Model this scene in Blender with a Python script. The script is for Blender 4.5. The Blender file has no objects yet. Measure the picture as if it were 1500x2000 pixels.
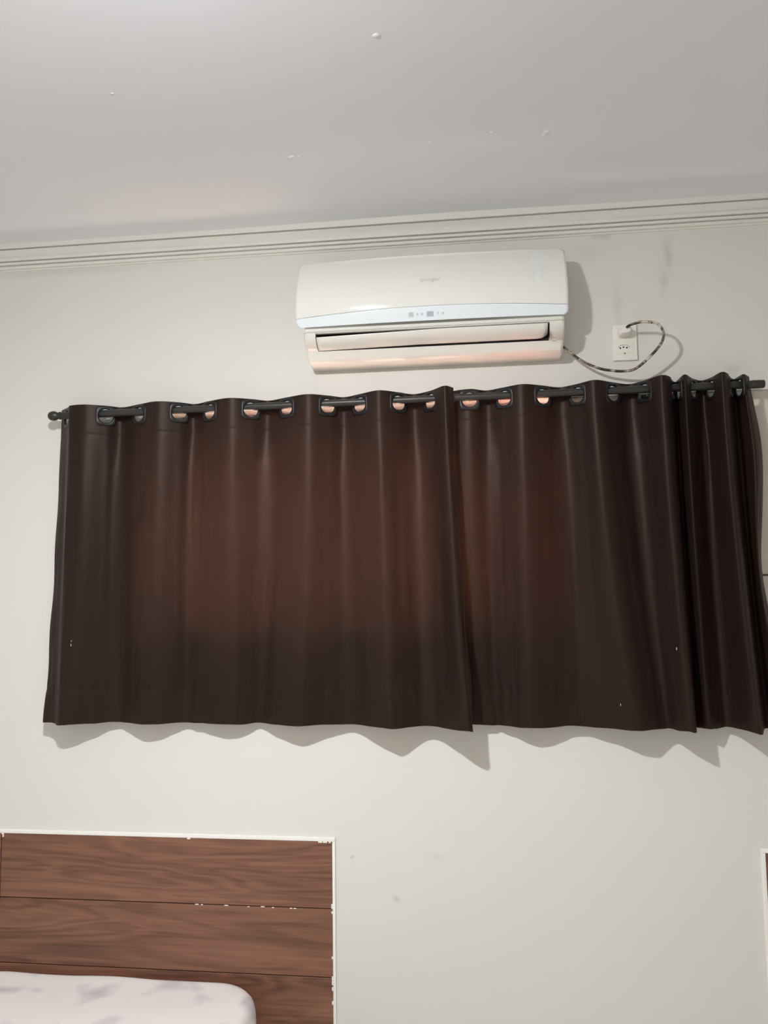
import bpy, bmesh, math, random
from mathutils import Vector, Matrix, noise

# ------------------------------------------------------------------ camera
scene = bpy.context.scene
COL = scene.collection
cam_data = bpy.data.cameras.new('camera')
cam = bpy.data.objects.new('camera', cam_data)
COL.objects.link(cam)
cam_data.sensor_fit = 'AUTO'
cam_data.sensor_width = 36.0
cam_data.lens = 36.0 * 1525.0 / 2000.0
cam_data.clip_start = 0.02
_r = Vector((0.9929, 0.1185, -0.0131)); _u = Vector((0.0233, -0.0849, 0.9961))
_f = Vector((-0.1169, 0.9893, 0.0871)).normalized()
_r = (_r - _f * _r.dot(_f)).normalized(); _u = _r.cross(_f).normalized()
cam.matrix_world = Matrix(((_r.x, _u.x, -_f.x, 0.0), (_r.y, _u.y, -_f.y, -2.45),
                           (_r.z, _u.z, -_f.z, 1.70), (0, 0, 0, 1)))
scene.camera = cam

# ------------------------------------------------------------------ world, exposure, lamp power
DAYLIGHT = (1.0, 0.73, 0.62)
DAYLIGHT_STRENGTH = 60.0
BULB_STRENGTH = 3000.0
BULB_COLOR = (0.975, 0.985, 1.0)
LAMP_POS = (-0.55, -1.60, 2.70)
world = bpy.data.worlds.new('world'); scene.world = world
world.use_nodes = True
bg = world.node_tree.nodes['Background']
bg.inputs['Color'].default_value = DAYLIGHT + (1,)
bg.inputs['Strength'].default_value = DAYLIGHT_STRENGTH
vs = scene.view_settings
vs.view_transform = 'Standard'; vs.look = 'None'; vs.gamma = 1.0
vs.use_curve_mapping = False
vs.exposure = 0.0

# ------------------------------------------------------------------ helpers
def srgb(r, g, b):
    def c(v):
        v /= 255.0
        return v / 12.92 if v <= 0.04045 else ((v + 0.055) / 1.055) ** 2.4
    return (c(r), c(g), c(b), 1.0)

class N:
    """tiny node-tree helper"""
    def __init__(self, name):
        self.m = bpy.data.materials.new(name); self.m.use_nodes = True
        self.t = self.m.node_tree
        self.b = self.t.nodes['Principled BSDF']; self.out = self.t.nodes['Material Output']
    def add(self, kind, **kw):
        n = self.t.nodes.new(kind)
        for k, v in kw.items(): setattr(n, k, v)
        return n
    def link(self, a, b): self.t.links.new(a, b)
    def math(self, op, a, b=None, c=None, clamp=False):
        n = self.add('ShaderNodeMath', operation=op, use_clamp=clamp)
        for i, v in enumerate((a, b, c)):
            if v is None: continue
            if isinstance(v, (int, float)): n.inputs[i].default_value = v
            else: self.link(v, n.inputs[i])
        return n.outputs[0]
    def mix(self, fac, a, b):
        n = self.add('ShaderNodeMix', data_type='RGBA')
        for s, v in ((n.inputs[0], fac), (n.inputs[6], a), (n.inputs[7], b)):
            if isinstance(v, (int, float, tuple)): s.default_value = v
            else: self.link(v, s)
        return n.outputs[2]
    def noise(self, vec, scale, detail=3.0, rough=0.55, dist=0.0):
        n = self.add('ShaderNodeTexNoise')
        n.inputs['Scale'].default_value = scale; n.inputs['Detail'].default_value = detail
        n.inputs['Roughness'].default_value = rough; n.inputs['Distortion'].default_value = dist
        self.link(vec, n.inputs['Vector']); return n.outputs['Fac']
    def ramp(self, fac, stops):
        n = self.add('ShaderNodeValToRGB'); e = n.color_ramp.elements
        while len(e) < len(stops): e.new(0.5)
        for el, (p, c) in zip(e, stops): el.position = p; el.color = c
        self.link(fac, n.inputs[0]); return n.outputs[0]
    def coord(self, which='Object', scale=(1, 1, 1), offset=None):
        tc = self.add('ShaderNodeTexCoord'); mp = self.add('ShaderNodeMapping')
        mp.inputs['Scale'].default_value = scale
        if offset is not None: self.link(offset, mp.inputs['Location'])
        self.link(tc.outputs[which], mp.inputs[0]); return mp.outputs[0]
    def bump(self, height, strength, dist=0.002):
        n = self.add('ShaderNodeBump'); n.inputs['Strength'].default_value = strength
        n.inputs['Distance'].default_value = dist
        self.link(height, n.inputs['Height']); self.link(n.outputs[0], self.b.inputs['Normal'])
    def set(self, **kw):
        for k, v in kw.items(): self.b.inputs[k.replace('_', ' ')].default_value = v
        return self

def plain(name, color, rough=0.5, metal=0.0, mottle=0.04, bump=0.0, scale=30.0, spec=0.5):
    n = N(name); co = n.coord()
    f = n.noise(co, scale)
    lo = tuple(c * (1 - mottle) for c in color[:3]) + (1,)
    hi = tuple(min(1, c * (1 + mottle)) for c in color[:3]) + (1,)
    n.link(n.mix(f, lo, hi), n.b.inputs['Base Color'])
    n.set(Roughness=rough, Metallic=metal); n.b.inputs['Specular IOR Level'].default_value = spec
    if bump: n.bump(n.noise(co, scale * 6, 2.0), bump)
    return n.m

def link_obj(name, me, mat=None, parent=None, smooth=False):
    o = bpy.data.objects.new(name, me); COL.objects.link(o)
    if mat: me.materials.append(mat)
    if smooth:
        for p in me.polygons: p.use_smooth = True
    if parent: o.parent = parent
    return o

def from_bm(name, bm, mat=None, parent=None, smooth=False, recalc=True):
    if recalc: bmesh.ops.recalc_face_normals(bm, faces=bm.faces)
    me = bpy.data.meshes.new(name); bm.to_mesh(me); bm.free()
    return link_obj(name, me, mat, parent, smooth)

def autosmooth(o, deg=35):
    me = o.data
    for p in me.polygons: p.use_smooth = True
    bm = bmesh.new(); bm.from_mesh(me)
    for e in bm.edges:
        e.smooth = not (len(e.link_faces) == 2 and e.calc_face_angle(0) > math.radians(deg))
    bm.to_mesh(me); bm.free()
    return o

def thing(name, label, cat, loc=(0, 0, 0), group=None):
    o = bpy.data.objects.new(name, None); COL.objects.link(o); o.location = loc
    o.empty_display_size = 0.05
    return tag(o, label, cat, group)

def tag(o, label, cat, group=None):
    o['label'] = label; o['category'] = cat
    if group: o['group'] = group
    return o

def struct(o, label=None):
    o['kind'] = 'structure'
    if label: o['label'] = label
    return o

def add_box(bm, lo, hi, bevel=0.0, seg=2):
    r = bmesh.ops.create_cube(bm, size=1.0); vs_ = r['verts']
    c = [(a + b) / 2 for a, b in zip(lo, hi)]; s = [b - a for a, b in zip(lo, hi)]
    for v in vs_: v.co = Vector((c[i] + v.co[i] * s[i] for i in range(3)))
    if bevel:
        es = list({e for v in vs_ for e in v.link_edges})
        bmesh.ops.bevel(bm, geom=es, offset=bevel, segments=seg, affect='EDGES', profile=0.6)

def box(name, lo, hi, mat, parent=None, bevel=0.0, origin=None, seg=2):
    bm = bmesh.new(); o = Vector(origin or (0, 0, 0))
    add_box(bm, Vector(lo) - o, Vector(hi) - o, bevel, seg)
    ob = from_bm(name, bm, mat, parent)
    ob.location = o
    return autosmooth(ob) if bevel else ob

def add_tube(bm, pts, rad, seg=12, cap=True):
    pts = [Vector(p) for p in pts]; rings = []
    prev = None
    for i, p in enumerate(pts):
        t = (pts[min(i + 1, len(pts) - 1)] - pts[max(i - 1, 0)]).normalized()
        if prev is None:
            n = t.orthogonal().normalized()
        else:
            n = (prev - t * prev.dot(t)).normalized()
        prev = n; b = t.cross(n)
        r = rad[i] if isinstance(rad, (list, tuple)) else rad
        rings.append([bm.verts.new(p + (n * math.cos(a) + b * math.sin(a)) * r)
                      for a in [2 * math.pi * k / seg for k in range(seg)]])
    for a, b in zip(rings, rings[1:]):
        for k in range(seg):
            bm.faces.new((a[k], a[(k + 1) % seg], b[(k + 1) % seg], b[k]))
    if cap:
        bm.faces.new(rings[0][::-1]); bm.faces.new(rings[-1])

def add_lathe(bm, prof, centre, axis='Z', seg=32):
    """prof: list of (radius, along)"""
    c = Vector(centre); rings = []
    for r, h in prof:
        ring = []
        for k in range(seg):
            a = 2 * math.pi * k / seg
            x, y = r * math.cos(a), r * math.sin(a)
            ring.append(bm.verts.new(c + (Vector((x, y, h)) if axis == 'Z' else
                        Vector((h, x, y)) if axis == 'X' else Vector((x, h, y)))))
        rings.append(ring)
    for a, b in zip(rings, rings[1:]):
        for k in range(seg):
            bm.faces.new((a[k], a[(k + 1) % seg], b[(k + 1) % seg], b[k]))
    bm.faces.new(rings[0]); bm.faces.new(rings[-1])

def add_extrude_x(bm, prof, x0, x1):
    """prof: closed list of (depth from wall, z)"""
    a = [bm.verts.new((x0, -d, z)) for d, z in prof]
    b = [bm.verts.new((x1, -d, z)) for d, z in prof]
    n = len(prof)
    for i in range(n):
        j = (i + 1) % n
        bm.faces.new((a[i], a[j], b[j], b[i]))
    bm.faces.new(a[::-1]); bm.faces.new(b)

def grid_mesh(name, rows, mat, parent=None, smooth=True, keep=None):
    """rows: list of equal-length lists of points"""
    nr, nc = len(rows), len(rows[0])
    verts = [p for r in rows for p in r]; faces = []
    for i in range(nr - 1):
        for j in range(nc - 1):
            if keep and not keep(i, j): continue
            faces.append((i * nc + j, i * nc + j + 1, (i + 1) * nc + j + 1, (i + 1) * nc + j))
    me = bpy.data.meshes.new(name); me.from_pydata([tuple(v) for v in verts], [], faces); me.update()
    bm = bmesh.new(); bm.from_mesh(me)
    loose = [v for v in bm.verts if not v.link_faces]
    bmesh.ops.delete(bm, geom=loose, context='VERTS'); bm.to_mesh(me); bm.free()
    return link_obj(name, me, mat, parent, smooth)

def catmull(ps, t):
    i = min(int(t), len(ps) - 2); f = t - i
    p1, p2 = ps[i], ps[i + 1]
    p0 = ps[i - 1] if i > 0 else tuple(2 * a - b for a, b in zip(p1, p2))
    p3 = ps[i + 2] if i + 2 < len(ps) else tuple(2 * b - a for a, b in zip(p1, p2))
    return tuple(0.5 * (2 * b + (c - a) * f + (2 * a - 5 * b + 4 * c - d) * f * f +
                 (3 * b - a - 3 * c + d) * f ** 3) for a, b, c, d in zip(p0, p1, p2, p3))

def lerp(a, b, t): return a + (b - a) * t
def interp(tab, x):
    if x <= tab[0][0]: return tab[0][1]
    for (a, u), (b, v) in zip(tab, tab[1:]):
        if x <= b:
            t = (x - a) / (b - a); return lerp(u, v, t)
    return tab[-1][1]

# ------------------------------------------------------------------ materials
def wall_material():
    n = N('wall_paint'); co = n.coord()
    base = n.mix(n.noise(co, 1.3, 4.0), srgb(224, 222, 215), srgb(230, 228, 222))
    # damp smudges and scuffs, each at its own place on the wall (x, z)
    sep = n.add('ShaderNodeSeparateXYZ'); n.link(co, sep.inputs[0])
    wob = n.math('MULTIPLY', n.math('SUBTRACT', n.noise(co, 11.0, 4.0), 0.5), 0.05)
    sx = n.math('ADD', sep.outputs[0], wob); sz = sep.outputs[2]
    total = None
    for cx, cz, rx, rz, k in ((0.615, 2.70, .012, .05, .85), (0.598, 2.62, .014, .05, .6), (0.42, 2.775, .03, .012, .8),
                              (0.455, 2.55, .012, .06, .5), (0.37, 2.73, .06, .03, .35), (0.70, 2.29, .03, .02, .6),
                              (0.79, 2.33, .02, .015, .5), (-0.405, 0.855, .004, .005, 1.0), (-0.265, 0.735, .010, .010, .8),
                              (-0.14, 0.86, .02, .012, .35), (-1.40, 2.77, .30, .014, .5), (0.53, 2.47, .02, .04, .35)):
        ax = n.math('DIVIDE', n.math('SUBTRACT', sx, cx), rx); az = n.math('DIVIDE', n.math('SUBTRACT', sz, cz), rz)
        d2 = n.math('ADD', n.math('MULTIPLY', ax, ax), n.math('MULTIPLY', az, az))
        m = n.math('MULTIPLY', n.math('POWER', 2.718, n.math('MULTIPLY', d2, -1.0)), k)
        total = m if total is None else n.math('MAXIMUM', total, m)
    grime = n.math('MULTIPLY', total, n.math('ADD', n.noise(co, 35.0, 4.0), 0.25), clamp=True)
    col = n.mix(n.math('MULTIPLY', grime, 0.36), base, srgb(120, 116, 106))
    n.link(col, n.b.inputs['Base Color']); n.set(Roughness=0.62)
    n.b.inputs['Specular IOR Level'].default_value = 0.3
    n.bump(n.noise(co, 60.0, 4.0), 0.12, 0.002)
    return n.m

def ceiling_material():
    n = N('ceiling_paint'); co = n.coord()
    base = n.mix(n.noise(co, 0.9, 4.0), srgb(237, 238, 243), srgb(243, 244, 248))
    n.link(base, n.b.inputs['Base Color']); n.set(Roughness=0.55)
    n.b.inputs['Specular IOR Level'].default_value = 0.35
    n.bump(n.noise(co, 45.0, 3.0), 0.08, 0.002)
    return n.m

def wood_material():
    n = N('wood_plank')
    info = n.add('ShaderNodeObjectInfo')
    off = n.add('ShaderNodeCombineXYZ')
    n.link(n.math('MULTIPLY', info.outputs['Random'], 37.0), off.inputs[0])
    n.link(n.math('MULTIPLY', info.outputs['Random'], 91.0), off.inputs[2])
    off.inputs[1].default_value = 0.0
    co = n.coord('Object', (1.0, 1.0, 1.0), off.outputs[0])
    stretched = n.add('ShaderNodeMapping'); stretched.inputs['Scale'].default_value = (0.75, 1.0, 6.5)
    n.link(co, stretched.inputs[0])
    warp = n.noise(stretched.outputs[0], 1.25, 3.0, 0.5, 0.6)
    rings = n.math('SINE', n.math('MULTIPLY', warp, 62.0))
    rings = n.math('MULTIPLY_ADD', rings, 0.5, 0.5)
    fine = n.add('ShaderNodeMapping'); fine.inputs['Scale'].default_value = (3.0, 1.0, 120.0)
    n.link(co, fine.inputs[0]); grain = n.noise(fine.outputs[0], 1.0, 4.0, 0.6)
    broad = n.add('ShaderNodeMapping'); broad.inputs['Scale'].default_value = (0.9, 1.0, 18.0)
    n.link(co, broad.inputs[0]); tone = n.noise(broad.outputs[0], 1.0, 3.0)
    v = n.math('ADD', n.math('MULTIPLY', rings, 0.13), n.math('ADD', n.math('MULTIPLY', grain, 0.38), n.math('MULTIPLY', tone, 0.46)))
    col = n.ramp(v, [(0.26, srgb(80, 51, 41)), (0.46, srgb(121, 81, 63)), (0.62, srgb(139, 97, 76)), (0.8, srgb(158, 115, 90))])
    n.link(col, n.b.inputs['Base Color']); n.set(Roughness=0.5)
    n.bump(grain, 0.15, 0.001)
    return n.m

def curtain_material():
    n = N('curtain_fabric'); co = n.coord()
    weave = n.add('ShaderNodeMapping'); weave.inputs['Scale'].default_value = (260, 260, 900)
    n.link(co, weave.inputs[0])
    w = n.noise(weave.outputs[0], 1.0, 2.0)
    col = n.mix(n.noise(co, 3.0), srgb(33, 23, 21), srgb(39, 28, 25))
    n.link(col, n.b.inputs['Base Color'])
    n.set(Roughness=0.46); n.b.inputs['Specular IOR Level'].default_value = 0.22
    n.b.inputs['Specular Tint'].default_value = (1.0, 0.80, 0.70, 1)
    n.b.inputs['Sheen Weight'].default_value = 0.02; n.b.inputs['Sheen Roughness'].default_value = 0.45
    n.b.inputs['Sheen Tint'].default_value = srgb(200, 165, 150)
    n.bump(w, 0.10, 0.0006)
    tr = n.add('ShaderNodeBsdfTranslucent'); tr.inputs[0].default_value = (0.42, 0.215, 0.125, 1)
    mx = n.add('ShaderNodeMixShader'); mx.inputs[0].default_value = 0.0072
    n.link(n.b.outputs[0], mx.inputs[1]); n.link(tr.outputs[0], mx.inputs[2])
    n.link(mx.outputs[0], n.out.inputs[0])
    return n.m

def sheet_material():
    n = N('sheet_fabric'); co = n.coord()
    blob = n.noise(co, 7.5, 1.5, 0.45, 0.4)
    mask = n.ramp(blob, [(0.53, (0, 0, 0, 1)), (0.66, (1, 1, 1, 1))])
    col = n.mix(n.math('MULTIPLY', mask, 0.75), srgb(236, 231, 229), srgb(192, 188, 193))
    n.link(col, n.b.inputs['Base Color']); n.set(Roughness=0.85)
    n.b.inputs['Specular IOR Level'].default_value = 0.2
    n.bump(n.noise(co, 14.0, 4.0, 0.6, 0.5), 0.35, 0.006)
    return n.m

def frosted_material(name='frosted_glass', tint=(0.86, 0.84, 0.82, 1)):
    n = N(name); co = n.coord()
    tr = n.add('ShaderNodeBsdfTranslucent'); tr.inputs[0].default_value = tint
    n.link(n.mix(n.noise(co, 40.0), (0.6, 0.6, 0.6, 1), (0.7, 0.7, 0.7, 1)), n.b.inputs['Base Color']); n.set(Roughness=0.3)
    mx = n.add('ShaderNodeMixShader'); mx.inputs[0].default_value = 0.7
    n.link(n.b.outputs[0], mx.inputs[1]); n.link(tr.outputs[0], mx.inputs[2]); n.link(mx.outputs[0], n.out.inputs[0])
    return n.m

def cord_material():
    n = N('cord_dirty_plastic'); co = n.coord()
    f = n.noise(co, 30.0, 5.0, 0.7, 0.5)
    col = n.ramp(f, [(0.43, srgb(44, 36, 28)), (0.50, srgb(120, 110, 92)), (0.58, srgb(196, 188, 168))])
    n.link(col, n.b.inputs['Base Color']); n.set(Roughness=0.45)
    return n.m

def bulb_material():
    n = N('bulb_glow'); co = n.coord()
    n.link(n.mix(n.noise(co, 5.0), (0.9, 0.9, 0.9, 1), (0.92, 0.92, 0.92, 1)), n.b.inputs['Base Color'])
    n.b.inputs['Emission Color'].default_value = BULB_COLOR + (1,)
    n.b.inputs['Emission Strength'].default_value = BULB_STRENGTH
    return n.m

M = dict(
    wall=wall_material(), ceiling=ceiling_material(), wood=wood_material(), curtain=curtain_material(),
    sheet=sheet_material(), frosted=frosted_material(), frosted_dim=frosted_material('glow_dimming_glass', (0.48, 0.24, 0.19, 1)), cord=cord_material(), bulb=bulb_material(),
    cornice=plain('cornice_paint', srgb(235, 233, 226), 0.6, mottle=0.03, bump=0.06, scale=12),
    white_edge=plain('fresh_white_paint', srgb(246, 244, 238), 0.55, mottle=0.02),
    grout=plain('brown_grout', srgb(58, 34, 24), 0.85, mottle=0.2),
    floor=plain('floor_tile', srgb(226, 219, 210), 0.35, mottle=0.06, scale=4),
    ac_body=plain('ac_plastic', srgb(232, 230, 222), 0.16, mottle=0.012, scale=6),
    ac_panel=plain('ac_glossy_panel', srgb(238, 237, 232), 0.08, mottle=0.01, scale=6),
    ac_strip=plain('ac_silver_strip', srgb(238, 245, 250), 0.16, metal=0.0, mottle=0.01, scale=6),
    ac_dark=plain('ac_shade_black', srgb(22, 20, 18), 0.7),
    ac_print=plain('ac_grey_print', srgb(196, 196, 192), 0.4),
    ac_icon=plain('ac_icon_print', srgb(196, 204, 206), 0.4),
    ac_display=plain('ac_display_window', srgb(186, 184, 202), 0.25),
    residue=plain('sticker_residue', srgb(238, 238, 235), 0.42, mottle=0.03, scale=40),
    rod=plain('rod_dark_metal', srgb(62, 60, 58), 0.38, metal=0.5, mottle=0.06),
    grommet=plain('grommet_black_enamel', srgb(22, 21, 25), 0.42, metal=0.1, mottle=0.08),
    plate=plain('outlet_plastic', srgb(240, 238, 228), 0.35, mottle=0.01),
    plug=plain('plug_plastic', srgb(240, 236, 234), 0.4, mottle=0.02),
    hole=plain('socket_hole_shade', srgb(18, 16, 14), 0.8),
    shade_line=plain('socket_shade_and_mark', srgb(150, 148, 138), 0.6),
    black=plain('black_rubber', srgb(26, 24, 22), 0.5),
    alum=plain('window_aluminium', srgb(205, 203, 198), 0.4, metal=0.6, mottle=0.02),
    panel=plain('window_painted_panel', srgb(222, 214, 202), 0.5, mottle=0.02),
    base=plain('bed_base_fabric', srgb(70, 58, 52), 0.8, mottle=0.08),
    mattress=plain('mattress_fabric', srgb(228, 225, 220), 0.85),
    lint=plain('white_lint', srgb(225, 220, 215), 0.9),
    lamp_white=plain('lamp_plastic', srgb(236, 234, 230), 0.4),
)

# ------------------------------------------------------------------ the room shell
X0, X1, Y0, ZC = -2.4, 2.1, -3.2, 2.862
WIN = (-1.06, 1.06, 1.56, 2.262)         # window opening x0, x1, z0, z1
def wall_with_opening():
    bm = bmesh.new(); xs = [X0 - .15, WIN[0], WIN[1], X1 + .15]; zs = [-0.05, WIN[2], WIN[3], ZC + .05]
    for y in (0.0, 0.16):
        vs_ = [[bm.verts.new((x, y, z)) for x in xs] for z in zs]
        for i in range(3):
            for j in range(3):
                if (i, j) != (1, 1):
                    bm.faces.new((vs_[i][j], vs_[i][j + 1], vs_[i + 1][j + 1], vs_[i + 1][j]))
        if y == 0.0: front = vs_
    back = vs_
    ring = [(1, 1), (1, 2), (2, 2), (2, 1)]; outer = [(0, 0), (0, 3), (3, 3), (3, 0)]
    for lp in (ring,):
        for a, b in zip(lp, lp[1:] + lp[:1]):
            bm.faces.new((front[a[0]][a[1]], front[b[0]][b[1]], back[b[0]][b[1]], back[a[0]][a[1]]))
    path = [(0, 0), (0, 1), (0, 2), (0, 3), (1, 3), (2, 3), (3, 3), (3, 2), (3, 1), (3, 0), (2, 0), (1, 0)]
    for a, b in zip(path, path[1:] + path[:1]):
        bm.faces.new((front[a[0]][a[1]], front[b[0]][b[1]], back[b[0]][b[1]], back[a[0]][a[1]]))
    return from_bm('wall_back', bm, M['wall'])
struct(wall_with_opening(), 'off-white painted wall behind the curtains and air conditioner')
struct(box('wall_left', (X0 - .15, Y0, 0), (X0, 0, ZC + .05), M['wall']))
struct(box('wall_right', (X1, Y0, 0), (X1 + .15, 0, ZC + .05), M['wall']))
struct(box('wall_front', (X0 - .15, Y0 - .15, 0), (X1 + .15, Y0, ZC + .05), M['wall']))
struct(box('floor', (X0 - .15, Y0 - .15, -.1), (X1 + .15, 0, 0), M['floor']))

def ceiling_z(x, y):
    """the plaster is uneven near the cornice: soft bulges and one hollow"""
    def g(v, c, w): return math.exp(-((v - c) / w) ** 2)
    def sm(v, a, b):
        t = max(0.0, min(1.0, (v - a) / (b - a))); return t * t * (3 - 2 * t)
    z = ZC
    left = 1 - sm(x, -0.75, -0.40); right = sm(x, 0.10, 0.42)
    yl = -0.145 - 0.004 * (x + 1.0); yr = -0.185
    z -= 0.0062 * left * g(y, yl, 0.045)
    z -= 0.0062 * right * g(y, yr, 0.050)
    z += 0.0065 * g(x, -0.10, 0.45) * g(y, -0.10, 0.16)
    z += 0.0016 * noise.noise(Vector((x * 2.1, y * 2.6, 3.3))) + 0.0006 * noise.noise(Vector((x * 7, y * 9, 1.3)))
    return z
ys = [Y0 - .15 + i * 0.09 for i in range(27)]
ys = [v for v in ys if v < -1.25] + [-1.25 + i * 0.0125 for i in range(101)]
xs = [X0 - .15 + i * 0.0265 for i in range(int((X1 - X0 + .3) / 0.0265) + 2)]
ceil = grid_mesh('ceiling', [[(x, y, ceiling_z(x, y)) for x in xs] for y in ys], M['ceiling'])
slab = ceil.modifiers.new('slab', 'SOLIDIFY'); slab.thickness = 0.08; slab.offset = -1
_n = ceil.data.polygons[0].normal
slab.offset = -1 if _n.z < 0 else 1
struct(ceil, 'pale grey uneven plaster ceiling')
for i, (x, y, r) in enumerate(((-.188, -.885, .007), (-.48, -.439, .007), (-.46, -.437, .004), (.207, -.465, .006), (.20, -.452, .004), (-.835, -.774, .004), (.064, -.481, .004), (.05, -.49, .003), (-.098, -.456, .004))):
    bm = bmesh.new(); bmesh.ops.create_uvsphere(bm, u_segments=12, v_segments=8, radius=1.0)
    for v in bm.verts: v.co = Vector((v.co.x * r * 1.3, v.co.y * r, v.co.z * r * 0.35))
    d = from_bm('plaster_drip', bm, M['ceiling'], ceil, smooth=True); d.location = (x, y, ceiling_z(x, y) - 0.0003)

# cornice, stepped plaster moulding: (depth, z)
bm = bmesh.new()
cp = [(0, 2.90), (.0400, 2.90), (.0400, 2.8470), (.0390, 2.8458), (.0270, 2.8452), (.0260, 2.8425), (.0360, 2.8412)]
for k in range(9):
    t = k / 8; cp.append((lerp(.0360, .0190, math.sin(t * math.pi / 2)), lerp(2.8412, 2.8185, t)))
cp += [(.0255, 2.8180), (.0262, 2.8165), (.0262, 2.8090), (.0252, 2.8080), (.0140, 2.8074), (.0135, 2.8046), (.0215, 2.8038), (.0222, 2.8026), (.0222, 2.7965),
       (.0212, 2.7956), (.0110, 2.7950), (.0105, 2.7922), (.0170, 2.7914), (.0177, 2.7902), (.0177, 2.7838), (.0167, 2.7828), (.0060, 2.7822), (.0050, 2.7790), (0, 2.7785)]
add_extrude_x(bm, cp, X0, X1)
struct(from_bm('trim_1', bm, M['cornice']), 'stepped white plaster cornice along the ceiling')

# ------------------------------------------------------------------ window behind the curtains
win = bpy.data.objects.new('window_1', None); COL.objects.link(win); win.location = ((WIN[0] + WIN[1]) / 2, 0.05, WIN[2])
struct(win, 'sliding window mostly hidden behind the dark curtains')
def wbox(name, lo, hi, mat, bevel=0.0):
    o = Vector(win.location)
    return box(name, Vector(lo) - o, Vector(hi) - o, mat, win, bevel)
x0, x1, z0, z1 = WIN
wbox('frame_rail', (x0, .08, z0), (x1, .15, z0 + .03), M['alum'], .002)
wbox('frame_rail', (x0, .08, z1 - .03), (x1, .15, z1), M['alum'], .002)
for xa in (x0, -0.42, 0.27, x1 - .03):
    wbox('frame_stile', (xa, .081, z0 + .03), (xa + .03, .149, z1 - .03), M['alum'], .002)
TR = 2.11                                                # glass below, painted transom panel above
wbox('frame_rail', (x0 + .03, .082, TR), (.27, .148, TR + .03), M['alum'], .002)
wbox('pane', (x0 + .03, .11, z0 + .03), (-0.42, .115, TR), M['frosted'])
wbox('frame_stile', (-.02, .081, z0 + .03), (.01, .149, TR), M['alum'], .002)
wbox('pane', (-0.39, .11, z0 + .03), (-.02, .115, TR), M['frosted'])
wbox('pane', (.01, .11, z0 + .03), (0.27, .115, TR), M['frosted_dim'])  # unseen pane, tint added to weaken the daylight glow through the right curtain
for a_, b_ in ((x0 + .03, -0.42), (-0.39, 0.27)):
    wbox('transom_panel', (a_, .095, TR + .03), (b_, .12, z1 - .03), M['panel'], .002)
wbox('shutter_panel', (0.30, .004, 1.704), (x1 - .001, .028, z1 - .0005), M['panel'], .002)
wbox('shutter_panel', (0.30, .002, z0 + .0005), (x1 - .001, .028, 1.698), M['panel'], .002)
wbox('shutter_backing', (0.301, .032, z0 + .03), (x1 - .03, .07, z1 - .03), M['panel'], .002)

# ------------------------------------------------------------------ wood plank panels on the wall
def wood_panel(name, label, xa, joint, xb):
    t = thing(name, label, 'headboard', (lerp(xa, xb, .5), 0, 0.0))
    o = Vector(t.location)
    top, h, g = 0.9015, 0.2005, 0.0030
    box('grout_bed', Vector((xa, -.0045, 0.02)) - o, Vector((xb, -.0003, top - .002)) - o, M['grout'], t)
    z = top
    while z > 0.12:
        zb = max(z - h + g, 0.02)
        for a, b in ((xa, joint - g / 2), (joint + g / 2, xb)) if joint else ((xa, xb),):
            c = Vector(((a + b) / 2, -.004, (z + zb) / 2))
            bm = bmesh.new(); add_box(bm, Vector((a, -.008, zb)) - c, Vector((b, -.0005, z)) - c, .0008, 1)
            p = from_bm('plank', bm, M['wood'], t); p.location = c - o
        z -= h
    # painted plaster lip that frames the planks
    box('edge_lip', Vector((xa - .012, -.0095, top)) - o, Vector((xb + .009, -.0003, top + .012)) - o, M['white_edge'], t, .002)
    box('edge_lip', Vector((xb, -.0095, .02)) - o, Vector((xb + .009, -.0003, top)) - o, M['white_edge'], t, .002)
    box('edge_lip', Vector((xa - .012, -.0095, .02)) - o, Vector((xa, -.0003, top)) - o, M['white_edge'], t, .002)
    return t
panel_l = wood_panel('headboard_panel', 'brown wood-look plank panel on the wall behind the bed', -1.96, -1.549, -0.4625)
panel_r = wood_panel('headboard_panel', 'sliver of dark wood plank panel at the lower right edge', 0.806, None, 1.95)
rng = random.Random(4)
bm = bmesh.new(); o = Vector(panel_l.location)
def crumb(x, z, w, h):
    add_box(bm, Vector((x - w, -.0092, z - h)) - o, Vector((x + w, -.0070, z + h)) - o, .0008, 1)
for x in (-.575, -.585, -.90, -.87, -.72, -.69, -.655, -.80): crumb(x + rng.uniform(-.01, .01), .7012 + rng.uniform(-.001, .001), rng.uniform(.002, .007), .0014)
for z in (.71, .692, .50, .487, .47, .56, .43): crumb(-.4645, z, .002, rng.uniform(.003, .008))
for x in (-.47, -.485, -.50, -.92, -1.5445): crumb(x, .8995, rng.uniform(.003, .007), .0022)
crumb(-1.543, .893, .0025, .004); crumb(-1.56, .702, .005, .0015)
cr = from_bm('grout_residue', bm, M['white_edge'], panel_l); cr['kind'] = 'stuff'

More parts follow.
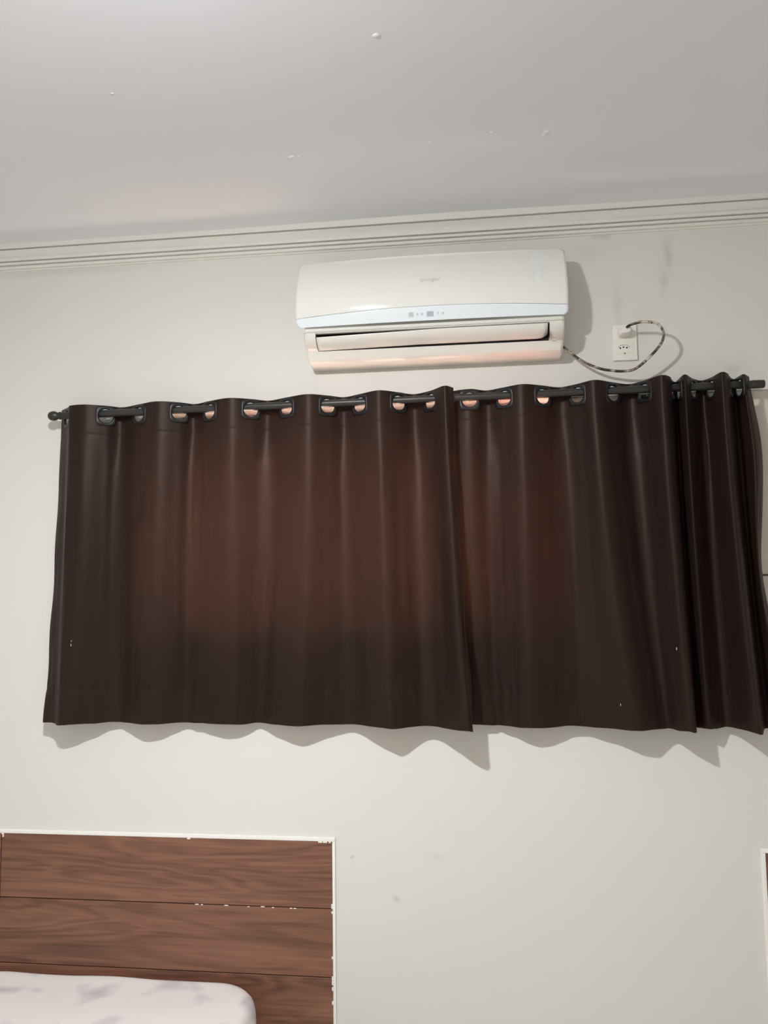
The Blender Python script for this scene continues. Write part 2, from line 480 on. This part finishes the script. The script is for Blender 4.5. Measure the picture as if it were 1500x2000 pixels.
# ------------------------------------------------------------------ bed
bed = thing('bed', 'bed with a white sheet faintly printed with grey blotches', 'bed', (-1.16, -0.98, 0))
def rounded_plan(xa, xb, ya, yb, r, seg=10):
    pts = []
    for cx, cy, a0 in ((xb - r, yb - r, 0), (xa + r, yb - r, 90), (xa + r, ya + r, 180), (xb - r, ya + r, 270)):
        for k in range(seg + 1):
            a = math.radians(a0 + 90 * k / seg); pts.append((cx + r * math.cos(a), cy + r * math.sin(a)))
    out = []
    for p, q in zip(pts, pts[1:] + pts[:1]):           # finer along the straight sides
        n = max(1, int(math.dist(p, q) / 0.03))
        out += [(lerp(p[0], q[0], i / n), lerp(p[1], q[1], i / n)) for i in range(n)]
    return out
def slab_loft(name, plan, prof, mat, wob=0.0):
    """prof: (inset, z) from the bottom edge up over the top"""
    cx = sum(p[0] for p in plan) / len(plan); cy = sum(p[1] for p in plan) / len(plan)
    hx = max(abs(p[0] - cx) for p in plan); hy = max(abs(p[1] - cy) for p in plan)
    bm = bmesh.new(); rings = []
    for ins, z in prof:
        ring = []
        for x, y in plan:
            fx, fy = (hx - ins) / hx, (hy - ins) / hy
            px, py = cx + (x - cx) * fx, cy + (y - cy) * fy
            w = wob * noise.noise(Vector((px * 5, py * 5, z * 9)))
            ring.append(bm.verts.new(Vector((px, py, z + (w if ins > .02 else 0))) - bed.location))
        rings.append(ring)
    n = len(plan)
    for a, b in zip(rings, rings[1:]):
        for k in range(n): bm.faces.new((a[k], a[(k + 1) % n], b[(k + 1) % n], b[k]))
    bm.faces.new(rings[0][::-1]); bm.faces.new(rings[-1])
    return from_bm(name, bm, mat, bed, smooth=True)
plan = rounded_plan(-1.645, -0.668, -1.93, -0.016, 0.135)
BT = 0.488
slab_loft('bed_base', rounded_plan(-1.635, -0.678, -1.92, -0.026, 0.12), [(0.01, .03), (0, .04), (0, .235), (.006, .245)], M['base'])
slab_loft('mattress', rounded_plan(-1.640, -0.673, -1.925, -0.021, 0.13), [(.01, .246), (0, .256), (0, .44), (.012, .468), (.04, BT - .012)], M['mattress'])
slab_loft('fitted_sheet', plan, [(.003, .262), (.001, .27), (0, .34), (-.002, .42), (0, .452), (.004, .470), (.012, .482), (.024, BT),
          (.034, BT + .001), (.06, BT - .002), (.10, BT - .003), (.15, BT - .002), (.22, BT), (.30, BT + .001), (.38, BT + .002), (.44, BT + .002)], M['sheet'], .006)
for sx in (-1.55, -0.77):
    for sy in (-1.82, -0.14):
        box('leg', Vector((sx - .025, sy - .025, 0)) - bed.location, Vector((sx + .025, sy + .025, .034)) - bed.location, M['black'], bed, .003)

# ------------------------------------------------------------------ curtain rod
ROD_D, ROD_R = 0.060, 0.0118
def rod_z(x): return 2.2605 + 0.0050 * x
rod = thing('curtain_rod', 'dark metal curtain rod with a small ball end', 'curtain rod', (-0.26, 0, rod_z(-.26)))
ro = Vector(rod.location)
bm = bmesh.new(); add_tube(bm, [Vector((x, -ROD_D, rod_z(x))) - ro for x in (-1.352, -.6, .2, .853)], ROD_R, 20)
autosmooth(from_bm('pole', bm, M['rod'], rod))
bm = bmesh.new()
add_lathe(bm, [(.0035, -.019), (.009, -.0165), (.0135, -.0115), (.0158, -.004), (.0158, .003), (.0135, .010), (.0095, .0145), (.0095, .019), (.0128, .020), (.0128, .024)],
          Vector((-1.374, -ROD_D, rod_z(-1.374))) - ro, 'X', 24)
autosmooth(from_bm('ball_finial', bm, M['rod'], rod), 50)
bm = bmesh.new()
add_lathe(bm, [(.0105, .004), (.0125, .002), (.0125, -.030), (.0118, -.031)], Vector((.853, -ROD_D, rod_z(.853))) - ro, 'X', 24)
autosmooth(from_bm('end_cap', bm, M['rod'], rod), 50)
for xb_ in (-1.285, 0.525):
    bm = bmesh.new(); zb = rod_z(xb_)
    add_box(bm, Vector((xb_ - .012, -.004, zb - .055)) - ro, Vector((xb_ + .012, 0, zb - .005)) - ro, .001)
    add_box(bm, Vector((xb_ - .005, -ROD_D + .004, zb - .021)) - ro, Vector((xb_ + .005, 0, zb - .0125)) - ro, .001)
    from_bm('bracket', bm, M['rod'], rod)

# ------------------------------------------------------------------ curtains
# each fold: kind (E edge, G grommet on the rod, R ridge, V valley), x and depth at the rod, x and depth at the hem
LEFT_FOLDS = [
    ('E', -1.3680, 0.022, -1.3871, 0.053), ('G', -1.3255, 0.060, -1.3411, 0.073), ('R', -1.3010, 0.086, -1.3150, 0.088), ('R', -1.2496, 0.090, -1.2770, 0.090),
    ('G', -1.1931, 0.060, -1.2144, 0.063), ('V', -1.1504, 0.028, -1.1532, 0.038), ('G', -1.0794, 0.060, -1.0951, 0.053),
    ('R', -1.0084, 0.088, -1.0379, 0.068), ('G', -0.9444, 0.060, -0.9738, 0.053), ('V', -0.9032, 0.028, -0.9160, 0.038),
    ('G', -0.8418, 0.060, -0.8517, 0.045), ('R', -0.7698, 0.088, -0.7789, 0.055), ('G', -0.7064, 0.060, -0.7278, 0.045),
    ('V', -0.6564, 0.028, -0.6878, 0.036), ('G', -0.5893, 0.060, -0.6264, 0.058), ('R', -0.5164, 0.090, -0.5499, 0.075),
    ('G', -0.4571, 0.060, -0.4669, 0.053), ('V', -0.4101, 0.028, -0.3890, 0.043), ('G', -0.3541, 0.060, -0.3209, 0.078),
    ('R', -0.2896, 0.096, -0.2639, 0.101), ('G', -0.2328, 0.060, -0.2124, 0.078), ('V', -0.1873, 0.025, -0.1550, 0.063),
    ('G', -0.1319, 0.060, -0.0969, 0.093), ('R', -0.0870, 0.115, -0.0432, 0.138), ('E', -0.0599, 0.085, -0.0196, 0.136)]
RIGHT_FOLDS = [
    ('E', -0.0800, 0.034, -0.1150, 0.034), ('G', -0.0116, 0.060, 0.0087, 0.038), ('V', 0.0407, 0.030, 0.0545, 0.040),
    ('G', 0.0949, 0.060, 0.0996, 0.053), ('R', 0.1505, 0.090, 0.1512, 0.070), ('G', 0.2111, 0.060, 0.2192, 0.058),
    ('V', 0.2654, 0.028, 0.2871, 0.048), ('G', 0.3154, 0.060, 0.3588, 0.063), ('R', 0.3624, 0.100, 0.4402, 0.096),
    ('G', 0.4201, 0.060, 0.5010, 0.078), ('V', 0.4730, 0.028, 0.5391, 0.068), ('G', 0.5117, 0.060, 0.5618, 0.093),
    ('R', 0.5483, 0.120, 0.5843, 0.116), ('R', 0.5784, 0.098, 0.6018, 0.113), ('G', 0.5937, 0.060, 0.6136, 0.078),
    ('V', 0.6106, 0.028, 0.6212, 0.043), ('G', 0.6129, 0.060, 0.6319, 0.046), ('R', 0.6176, 0.115, 0.6474, 0.063),
    ('G', 0.6543, 0.060, 0.6758, 0.053), ('V', 0.6879, 0.030, 0.7115, 0.038), ('G', 0.7058, 0.060, 0.7339, 0.058),
    ('R', 0.7175, 0.122, 0.7561, 0.120), ('R', 0.7399, 0.105, 0.7770, 0.123), ('G', 0.7614, 0.060, 0.7942, 0.088),
    ('V', 0.7813, 0.030, 0.8216, 0.048), ('G', 0.7862, 0.060, 0.8392, 0.058), ('R', 0.7924, 0.085, 0.8599, 0.078),
    ('E', 0.8187, 0.050, 0.8889, 0.048)]
HOLE_R, HOLE_DROP = 0.0225, 0.0085

def grommet_mesh():
    """square eyelet with round hole; local X along the cloth, Y through it, Z up"""
    bm = bmesh.new(); seg = 40
    def outer(a, h):
        c, s = math.cos(a), math.sin(a); k = (abs(c) ** 5 + abs(s) ** 5) ** (-1 / 5); return (h * k * c, h * k * s)
    loops = []
    for y, ri, ro_ in ((-.0030, HOLE_R + .0012, None), (-.0038, HOLE_R + .004, None), (-.0036, None, .0290), (-.0020, None, .0318),
                       (.0020, None, .0318), (.0036, None, .0290), (.0038, HOLE_R + .004, None), (.0030, HOLE_R + .0012, None), (0, HOLE_R, None)):
        lp = []
        for k in range(seg):
            a = 2 * math.pi * k / seg
            x, z = (ri * math.cos(a), ri * math.sin(a)) if ri else outer(a, ro_)
            lp.append(bm.verts.new((x, y, z)))
        loops.append(lp)
    for a, b in zip(loops, loops[1:] + loops[:1]):
        for k in range(seg): bm.faces.new((a[k], a[(k + 1) % seg], b[(k + 1) % seg], b[k]))
    bmesh.ops.recalc_face_normals(bm, faces=bm.faces)
    me = bpy.data.meshes.new('grommet'); bm.to_mesh(me); bm.free()
    me.materials.append(M['grommet'])
    for p in me.polygons: p.use_smooth = True
    return me
GROMMET = grommet_mesh()

def curtain(label, folds, seed, flare=None, group='dark brown curtains'):
    top = [(f[1], f[2]) for f in folds]; bot = [(f[3], f[4] + {'V': -.010, 'R': .005}.get(f[0], 0.0)) for f in folds]
    cx = lerp(folds[0][1], folds[-1][1], .5)
    root = thing('curtain', label, 'curtain', (cx, -ROD_D, 1.262), group); o = Vector(root.location)
    nseg = 14; ncol = (len(folds) - 1) * nseg
    zt = lambda x: rod_z(x) + 0.0262
    zb = 1.2615
    vals = [i for i, f in enumerate(folds) if f[0] == 'V']
    rows_v = [i * 0.0033 for i in range(31)]
    while rows_v[-1] < 1.0: rows_v.append(min(1.0, rows_v[-1] + 0.0095))
    def cloth(t, v):
        a = catmull(top, t); b = catmull(bot, t)
        w = v ** 1.55 if v > 0 else 0
        x, d = lerp(a[0], b[0], w), lerp(a[1], b[1], w)
        if flare: x += flare(t, v)
        env = min(1.0, max(0.0, (v - .10) / .12))
        for k in vals:                                  # soft tuck that runs down from between two grommets
            d += env * .0085 * math.exp(-((t - k - .12 * math.sin(k * 7.1) - .35 * (v - .3) * math.sin(k * 3.7)) / .42) ** 2) * (1 - .55 * v)
        d += env * .0030 * noise.noise(Vector((t * 1.1 + seed, v * 2.2, seed * 1.7)))
        d += env * .0012 * noise.noise(Vector((t * 3.0 + seed, v * 5.0, seed * 2.7)))
        hem = math.exp(-((v - .897) / .018) ** 2)       # puckered hem seam
        d += hem * .0030 * noise.noise(Vector((t * 4.5 + seed, v * 24.0, 9.1)))
        d -= .0012 * math.exp(-((v - .895) / .004) ** 2)
        d -= .0010 * math.exp(-((v - .096) / .003) ** 2)
        low = max(0.0, (v - .9) / .1)
        d += low * .0025 * noise.noise(Vector((t * 2.3 + seed, 5.0, 2.0)))
        d = max(d, .006)
        z = lerp(zt(x), zb + .004 * noise.noise(Vector((t * .8, seed, 0))), v)
        x += .0035 * math.sin(v * 23 + seed) * v * (1.0 if t < .4 or t > len(folds) - 1.4 else 0.0)
        return Vector((x, -d, z))
    rows = [[cloth(j / nseg, v) for j in range(ncol + 1)] for v in rows_v]
    holes = []
    for i, f in enumerate(folds):
        if f[0] != 'G': continue
        p = cloth(i, 0.0); q0 = cloth(i - .12, 0); q1 = cloth(i + .12, 0)
        tan = (q1 - q0); tan.z = 0; tan.normalize()
        c = Vector((f[1], -ROD_D, rod_z(f[1]) - HOLE_DROP)); holes.append((i, c, tan))
    def keep(r, j):
        m = (rows[r][j] + rows[r + 1][j + 1]) / 2
        tj = (j + .5) / nseg
        for i, c, tan in holes:
            if abs(tj - i) < .75:
                dv = m - c
                if math.hypot(dv.dot(tan), dv.z) < HOLE_R + .0028 and abs(dv.dot(tan.cross(Vector((0, 0, 1))))) < .03: return False
        return True
    fab = grid_mesh('fabric', [[p - o for p in r] for r in rows], M['curtain'], root, True, keep)
    for i, c, tan in holes:
        g = bpy.data.objects.new('grommet', GROMMET); COL.objects.link(g); g.parent = root
        nrm = Vector((0, 0, 1)).cross(tan)
        m = Matrix(((tan.x, nrm.x, 0, 0), (tan.y, nrm.y, 0, 0), (0, 0, 1, 0), (0, 0, 0, 1)))
        m.translation = c - o; g.matrix_local = m
    return root, cloth
def right_flare(t, v):
    k = max(0.0, (t - 24.0) / 3.0)
    return k * (.020 * math.exp(-((v - .22) / .16) ** 2) * (1 - math.exp(-v / .04)) - .022 * math.exp(-((v - .62) / .22) ** 2))
cl, cloth_l = curtain('wide dark brown grommet curtain covering the left of the window', LEFT_FOLDS, 1.0)
cr_, cloth_r = curtain('dark brown grommet curtain bunched into tight folds at the right', RIGHT_FOLDS, 5.0, right_flare)
for root, fn, spots in ((cl, cloth_l, ((2.80, .757, .004), (2.81, .745, .002))), (cr_, cloth_r, ((11.55, .775, .004), (7.6, .93, .003)))):
    for t, v, s in spots:
        bm = bmesh.new(); p = fn(t, v) - root.location
        add_tube(bm, [p + Vector((0, -.0012, -s)), p + Vector((.0006, -.0016, 0)), p + Vector((-.0004, -.0012, s))], [.0007, .0011, .0005], 6)
        from_bm('lint', bm, M['lint'], root)

# ------------------------------------------------------------------ air conditioner
ac = thing('air_conditioner', 'white wall-mounted split air conditioner above the dark curtains', 'air conditioner', (-0.1255, 0, 2.38))
ao = Vector(ac.location)
CX, HW = -0.1255, 0.4115
ZT, ZB = 2.6975, 2.4785
def ac_depth(z, u):
    t = (ZT - z) / (ZT - ZB)
    d = catmull([(.100,), (.120,), (.136,), (.149,), (.157,), (.1595,), (.156,), (.146,)], max(0, min(6.999, t * 7)))[0]
    return d + .010 * (1 - u * u)
def strip_top(u): return 2.5045 + .0150 * (1 - u * u) + .001 * u
def panel_half(z, r=.014):
    d = min(ZT + .006 * 0 - z, z - ZB); d = max(0.0, min(r, d))
    return HW - r + math.sqrt(max(0.0, r * r - (r - d) ** 2))
def panel_grid(name, zlo, zhi, nz, mat, thick):
    rows = []
    for i in range(nz + 1):
        f = i / nz; f = .5 - .5 * math.cos(math.pi * f)
        row = []
        for k in range(65):
            u = -1 + 2 * k / 64; u = math.sin(u * math.pi / 2) * .35 + u * .65
            z = lerp(zlo(u), zhi(u), f)
            base = lerp(ZB, ZT, max(0, min(1, (z - ZB) / (ZT + .006 * (1 - u * u) - ZB))))
            hw = panel_half(base)
            x = CX + u * hw
            row.append(Vector((x, -ac_depth(z, u), z)) - ao)
        rows.append(row)
    ob = grid_mesh(name, rows, mat, ac)
    s = ob.modifiers.new('thickness', 'SOLIDIFY'); s.thickness = thick; s.offset = -1
    if ob.data.polygons[len(ob.data.polygons) // 2].normal.y > 0: s.offset = 1
    s.use_even_offset = False
    return ob
front = panel_grid('front_panel', lambda u: strip_top(u) + .0008, lambda u: ZT + .006 * (1 - u * u), 40, M['ac_panel'], .012)
strip = panel_grid('display_strip', lambda u: ZB, lambda u: strip_top(u) - .0006, 22, M['ac_strip'], .010)

# chassis: full profile at the two cheeks, notched for the air outlet between them
def chassis():
    bm = bmesh.new()
    upper = [(0, 2.690), (.078, 2.690), (.090, 2.684), (.112, 2.62), (.136, 2.50), (.138, 2.476), (.1445, 2.4745), (.150, 2.4715),
             (.1515, 2.4660), (.1490, 2.4625), (.1440, 2.4622), (.1440, 2.4598)]
    lower = [(.0995, 2.4155), (.0960, 2.4110), (.0930, 2.4040), (.0860, 2.3930), (.0760, 2.3855), (.0680, 2.3830), (0, 2.3800)]
    cheek = upper + [(.1475, 2.4580), (.1430, 2.4440), (.1300, 2.4300), (.1120, 2.4200)] + lower
    notch = upper + [(.1380, 2.4580), (.0500, 2.4570), (.0300, 2.4200), (.0780, 2.4120)] + lower
    xl, xa, xb, xr = -.515, -.478, .2305, .2755
    def inset(prof, k): return [(max(0, d - k) if d > .02 else d, z + (k * .6 if z < 2.40 else 0)) for d, z in prof]
    # rounded outer ends
    secs = [(xl, .010), (xl + .003, .004), (xl + .009, 0.0)]
    def strip_(secs, prof):
        rings = [[bm.verts.new(Vector((x, -d, z)) - ao) for d, z in inset(prof, k)] for x, k in secs]
        for a, b in zip(rings, rings[1:]):
            for i in range(len(prof)): bm.faces.new((a[i], a[(i + 1) % len(prof)], b[(i + 1) % len(prof)], b[i]))
        bm.faces.new(rings[0]); bm.faces.new(rings[-1])
    strip_([(xl, .010), (xl + .003, .004), (xl + .009, 0), (xa, 0)], cheek)
    strip_([(xa, 0), (xb, 0)], notch)
    strip_([(xb, 0), (xr - .009, 0), (xr - .003, .004), (xr, .010)], cheek)
    return autosmooth(from_bm('body', bm, M['ac_body'], ac), 28)
body = chassis()
box('outlet_shade_block', Vector((-.4775, -.095, 2.4160)) - ao, Vector((.230, -.0535, 2.4560)) - ao, M['ac_dark'], ac)  # near-black solid blocks stand in for shade inside the air outlet
box('outlet_shade_block', Vector((-.4775, -.1375, 2.4566)) - ao, Vector((.230, -.0960, 2.4574)) - ao, M['ac_dark'], ac)
box('outlet_shade_block', Vector((.2296, -.1380, 2.4180)) - ao, Vector((.2303, -.0960, 2.4570)) - ao, M['ac_dark'], ac)

def louver():
    rows = []
    for i in range(17):
        t = i / 16; row = []
        for k in range(49):
            u = k / 48; x = lerp(-.4760, .2255, u)
            sag = .0085 * max(0.0, 1 - u / .55)                      # the flap hangs a little askew: a wedge gap at the top left
            zt_, zb_ = 2.4560 - sag, 2.4160 + .0045 * min(1.0, u / .45)
            z = lerp(zt_, zb_, t)
            d = lerp(.1440, .1050, t) + .0085 * math.sin(math.pi * t) - .3 * sag
            if t > .7 and u > .96:                                    # rounded lower right corner
                q = (u - .96) / .04; z += .010 * q * q * (t - .7) / .3
            row.append(Vector((x, -d, z)) - ao)
        rows.append(row)
    ob = grid_mesh('louver_flap', rows, M['ac_body'], ac)
    s = ob.modifiers.new('thickness', 'SOLIDIFY'); s.thickness = .004
    s.offset = -1 if ob.data.polygons[100].normal.y < 0 else 1
    return ob
louver()
# the dark boxes above paint the shade in the gaps around the flap; printed marks on the panel
def decal(name, inside, xa, xb, za, zb, step, mat, parent, lift=.0007):
    nx = int((xb - xa) / step) + 1; nz = int((zb - za) / step) + 1
    pts = [[Vector((xa + i * step, -ac_depth(za + j * step, (xa + i * step - CX) / HW) - lift, za + j * step)) - ao for i in range(nx + 1)] for j in range(nz + 1)]
    return grid_mesh(name, pts, mat, parent, True, lambda j, i: inside(xa + (i + .5) * step, za + (j + .5) * step))
def residue_inside(x, z):
    w = .006 * noise.noise(Vector((x * 90, z * 90, 0)))
    e = math.hypot((x - .2065) / .0275, (z - 2.662) / .031) < 1 + w * 20
    tail = 2.572 + w < z < 2.66 and abs(x - .2030 - (2.66 - z) * -.05) < lerp(.006, .019, (z - 2.572) / .088) + w * .7
    holes_ = noise.noise(Vector((x * 150, z * 150, 4))) > .42 and z < 2.64
    return (e or tail) and not holes_
decal('sticker_residue', residue_inside, .170, .242, 2.565, 2.70, .0016, M['residue'], front)
for x, w, h, m, nm in ((-.180, .0078, .0068, 'ac_icon', 'icon_mark'), (-.161, .0030, .0030, 'ac_icon', 'icon_mark'), (-.147, .0030, .0030, 'ac_icon', 'icon_mark'),
                       (-.123, .0100, .0075, 'ac_display', 'display_window'), (-.099, .0028, .0028, 'ac_icon', 'icon_mark'), (-.084, .0032, .0032, 'ac_icon', 'icon_mark')):
    rnd = w < .005
    decal(nm, (lambda X, Z, x=x, w=w: math.hypot(X - x, Z - 2.4965) < w) if rnd else (lambda X, Z: True),
          x - w, x + w - .001, 2.4965 - h, 2.4965 + h - .001, .001, M[m], strip, .0006)
cu = bpy.data.curves.new('brand_lettering', 'FONT'); cu.body = 'Springer'; cu.size = .0165; cu.shear = .35
cu.align_x = 'CENTER'; cu.align_y = 'CENTER'; cu.extrude = .0002; cu.space_character = 1.12; cu.resolution_u = 3
tmp = bpy.data.objects.new('brand_lettering_curve', cu); COL.objects.link(tmp)
bpy.context.view_layer.update()
me = bpy.data.meshes.new_from_object(tmp.evaluated_get(bpy.context.evaluated_depsgraph_get()))
bpy.data.objects.remove(tmp)
me.name = 'brand_lettering'; me.materials.clear()
for v in me.vertices:
    x, z = -.123 + v.co.x, 2.6035 + v.co.y
    v.co = Vector((x, -ac_depth(z, (x - CX) / HW) - .0006 - v.co.z, z)) - ao
link_obj('brand_lettering', me, M['ac_print'], front)

# ------------------------------------------------------------------ wall outlet and power cord
out = thing('wall_outlet', 'white double wall outlet beside the air conditioner', 'outlet', (.4715, 0, 2.426))
oo = Vector(out.location)
box('plate', Vector((.4345, -.0085, 2.3690)) - oo, Vector((.5085, .0005, 2.4830)) - oo, M['plate'], out, .003, seg=3)
def socket(zc, has_holes):
    mod = box('socket_module', Vector((.4470, -.0098, zc - .0165)) - oo, Vector((.4960, -.0080, zc + .0165)) - oo, M['plate'], out, .0007)
    bm = bmesh.new()                                   # hexagonal recess, its upper shade painted as a grey raised line
    hexa = [(-.0175, 0), (-.0105, .0085), (.0105, .0085), (.0175, 0), (.0105, -.0085), (-.0105, -.0085)]
    pts = [Vector((.4675 + x, -.0099, zc + z)) - oo for x, z in hexa]
    add_tube(bm, pts[:4], .0009, 6)
    from_bm('groove_shade_line', bm, M['shade_line'], mod)
    bm = bmesh.new(); add_tube(bm, [pts[3], pts[4], pts[5], pts[0]], .0005, 6)
    from_bm('guide_rim', bm, M['plate'], mod)
    if has_holes:
        for dx, dz in ((-.0097, -.0008), (0, .0018), (.0097, -.0002)):
            bm = bmesh.new(); add_lathe(bm, [(.0025, .0), (.0025, .001), (.0021, .0014)], Vector((.4665 + dx, -.0106, zc + dz)) - oo, 'Y', 14)
            from_bm('pin_hole_shade', bm, M['hole'], mod)  # dark raised discs paint the shade of the open holes
socket(2.4545, False); socket(2.4085, True)
bm = bmesh.new(); add_lathe(bm, [(.0026, 0), (.0026, .0012), (.001, .0016)], Vector((.4695, -.0106, 2.3905)) - oo, 'Y', 14)
from_bm('screw_cover', bm, M['shade_line'], out)

cordt = thing('power_cord', 'grimy mottled power cord with white plug looping from the outlet', 'power cord', (.4680, -.0099, 2.4560))
co_ = Vector(cordt.location)
bm = bmesh.new()                                       # plug body: rounded block growing out of the outlet
secs = [(.0098, .0195, .0125), (.016, .0210, .0135), (.030, .0205, .0130), (.040, .0180, .0118), (.046, .0135, .0085)]
rings = []
for d, hx, hz in secs:
    ring = []
    for k in range(28):
        a = 2 * math.pi * k / 28; c, s = math.cos(a), math.sin(a); q = (abs(c) ** 3.2 + abs(s) ** 3.2) ** (-1 / 3.2)
        ring.append(bm.verts.new(Vector((.4690 + hx * q * c, -d, 2.4545 + hz * q * s + hx * q * c * .10)) - co_))
    rings.append(ring)
for a, b in zip(rings, rings[1:]):
    for k in range(28): bm.faces.new((a[k], a[(k + 1) % 28], b[(k + 1) % 28], b[k]))
bm.faces.new(rings[0][::-1]); bm.faces.new(rings[-1])
autosmooth(from_bm('plug', bm, M['plug'], cordt), 40)
way = [(.472, .038, 2.4600), (.4735, .050, 2.4625), (.484, .064, 2.4645), (.503, .077, 2.4650), (.521, .086, 2.4630), (.549, .095, 2.4535), (.5655, .100, 2.4280), (.5640, .100, 2.4030),
       (.5490, .095, 2.3780), (.516, .085, 2.3450), (.489, .075, 2.3255), (.464, .065, 2.3200), (.427, .060, 2.3240), (.383, .055, 2.3350),
       (.331, .050, 2.3630), (.290, .045, 2.4010), (.2805, .040, 2.4110)]
path = []
for i in range((len(way) - 1) * 8 + 1):
    x, d, z = catmull(way, i / 8 if i < (len(way) - 1) * 8 else len(way) - 1 - 1e-6)
    k = .0012 * noise.noise(Vector((i * .13, 0, 0)))
    path.append(Vector((x + k, -d, z + k)) - co_)
bm = bmesh.new(); add_tube(bm, path[14:], .0041, 10); from_bm('cord', bm, M['cord'], cordt, smooth=True)
bm = bmesh.new(); add_tube(bm, path[:17], [.0042 - .0002 * (i > 12) for i in range(17)], 10); from_bm('strain_relief', bm, M['black'], cordt, smooth=True)

# ------------------------------------------------------------------ ceiling lamp (above the frame)
lamp = thing('ceiling_lamp', 'white disc bulb lamp hanging from a ceiling rose above the bed', 'lamp', (LAMP_POS[0], LAMP_POS[1], LAMP_POS[2]))
bm = bmesh.new(); add_lathe(bm, [(.055, .175), (.055, .152), (.050, .145), (.022, .140)], (0, 0, -.008), 'Z', 32); autosmooth(from_bm('ceiling_rose', bm, M['lamp_white'], lamp))
bm = bmesh.new(); add_lathe(bm, [(.022, .140), (.022, .075), (.016, .070)], (0, 0, -.008), 'Z', 24); autosmooth(from_bm('socket', bm, M['lamp_white'], lamp))
bm = bmesh.new(); add_lathe(bm, [(.015, .068), (.018, .05), (.030, .028), (.0405, .010), (.0415, .002)], (0, 0, 0), 'Z', 32); autosmooth(from_bm('bulb_housing', bm, M['lamp_white'], lamp))
bm = bmesh.new(); add_lathe(bm, [(.0400, .002)] + [(.0400 * math.cos(a), -.0105 * math.sin(a)) for a in [i * math.pi / 2 / 9 for i in range(9)]] + [(.003, -.0105)], (0, 0, 0), 'Z', 28)
from_bm('bulb', bm, M['bulb'], lamp, smooth=True)
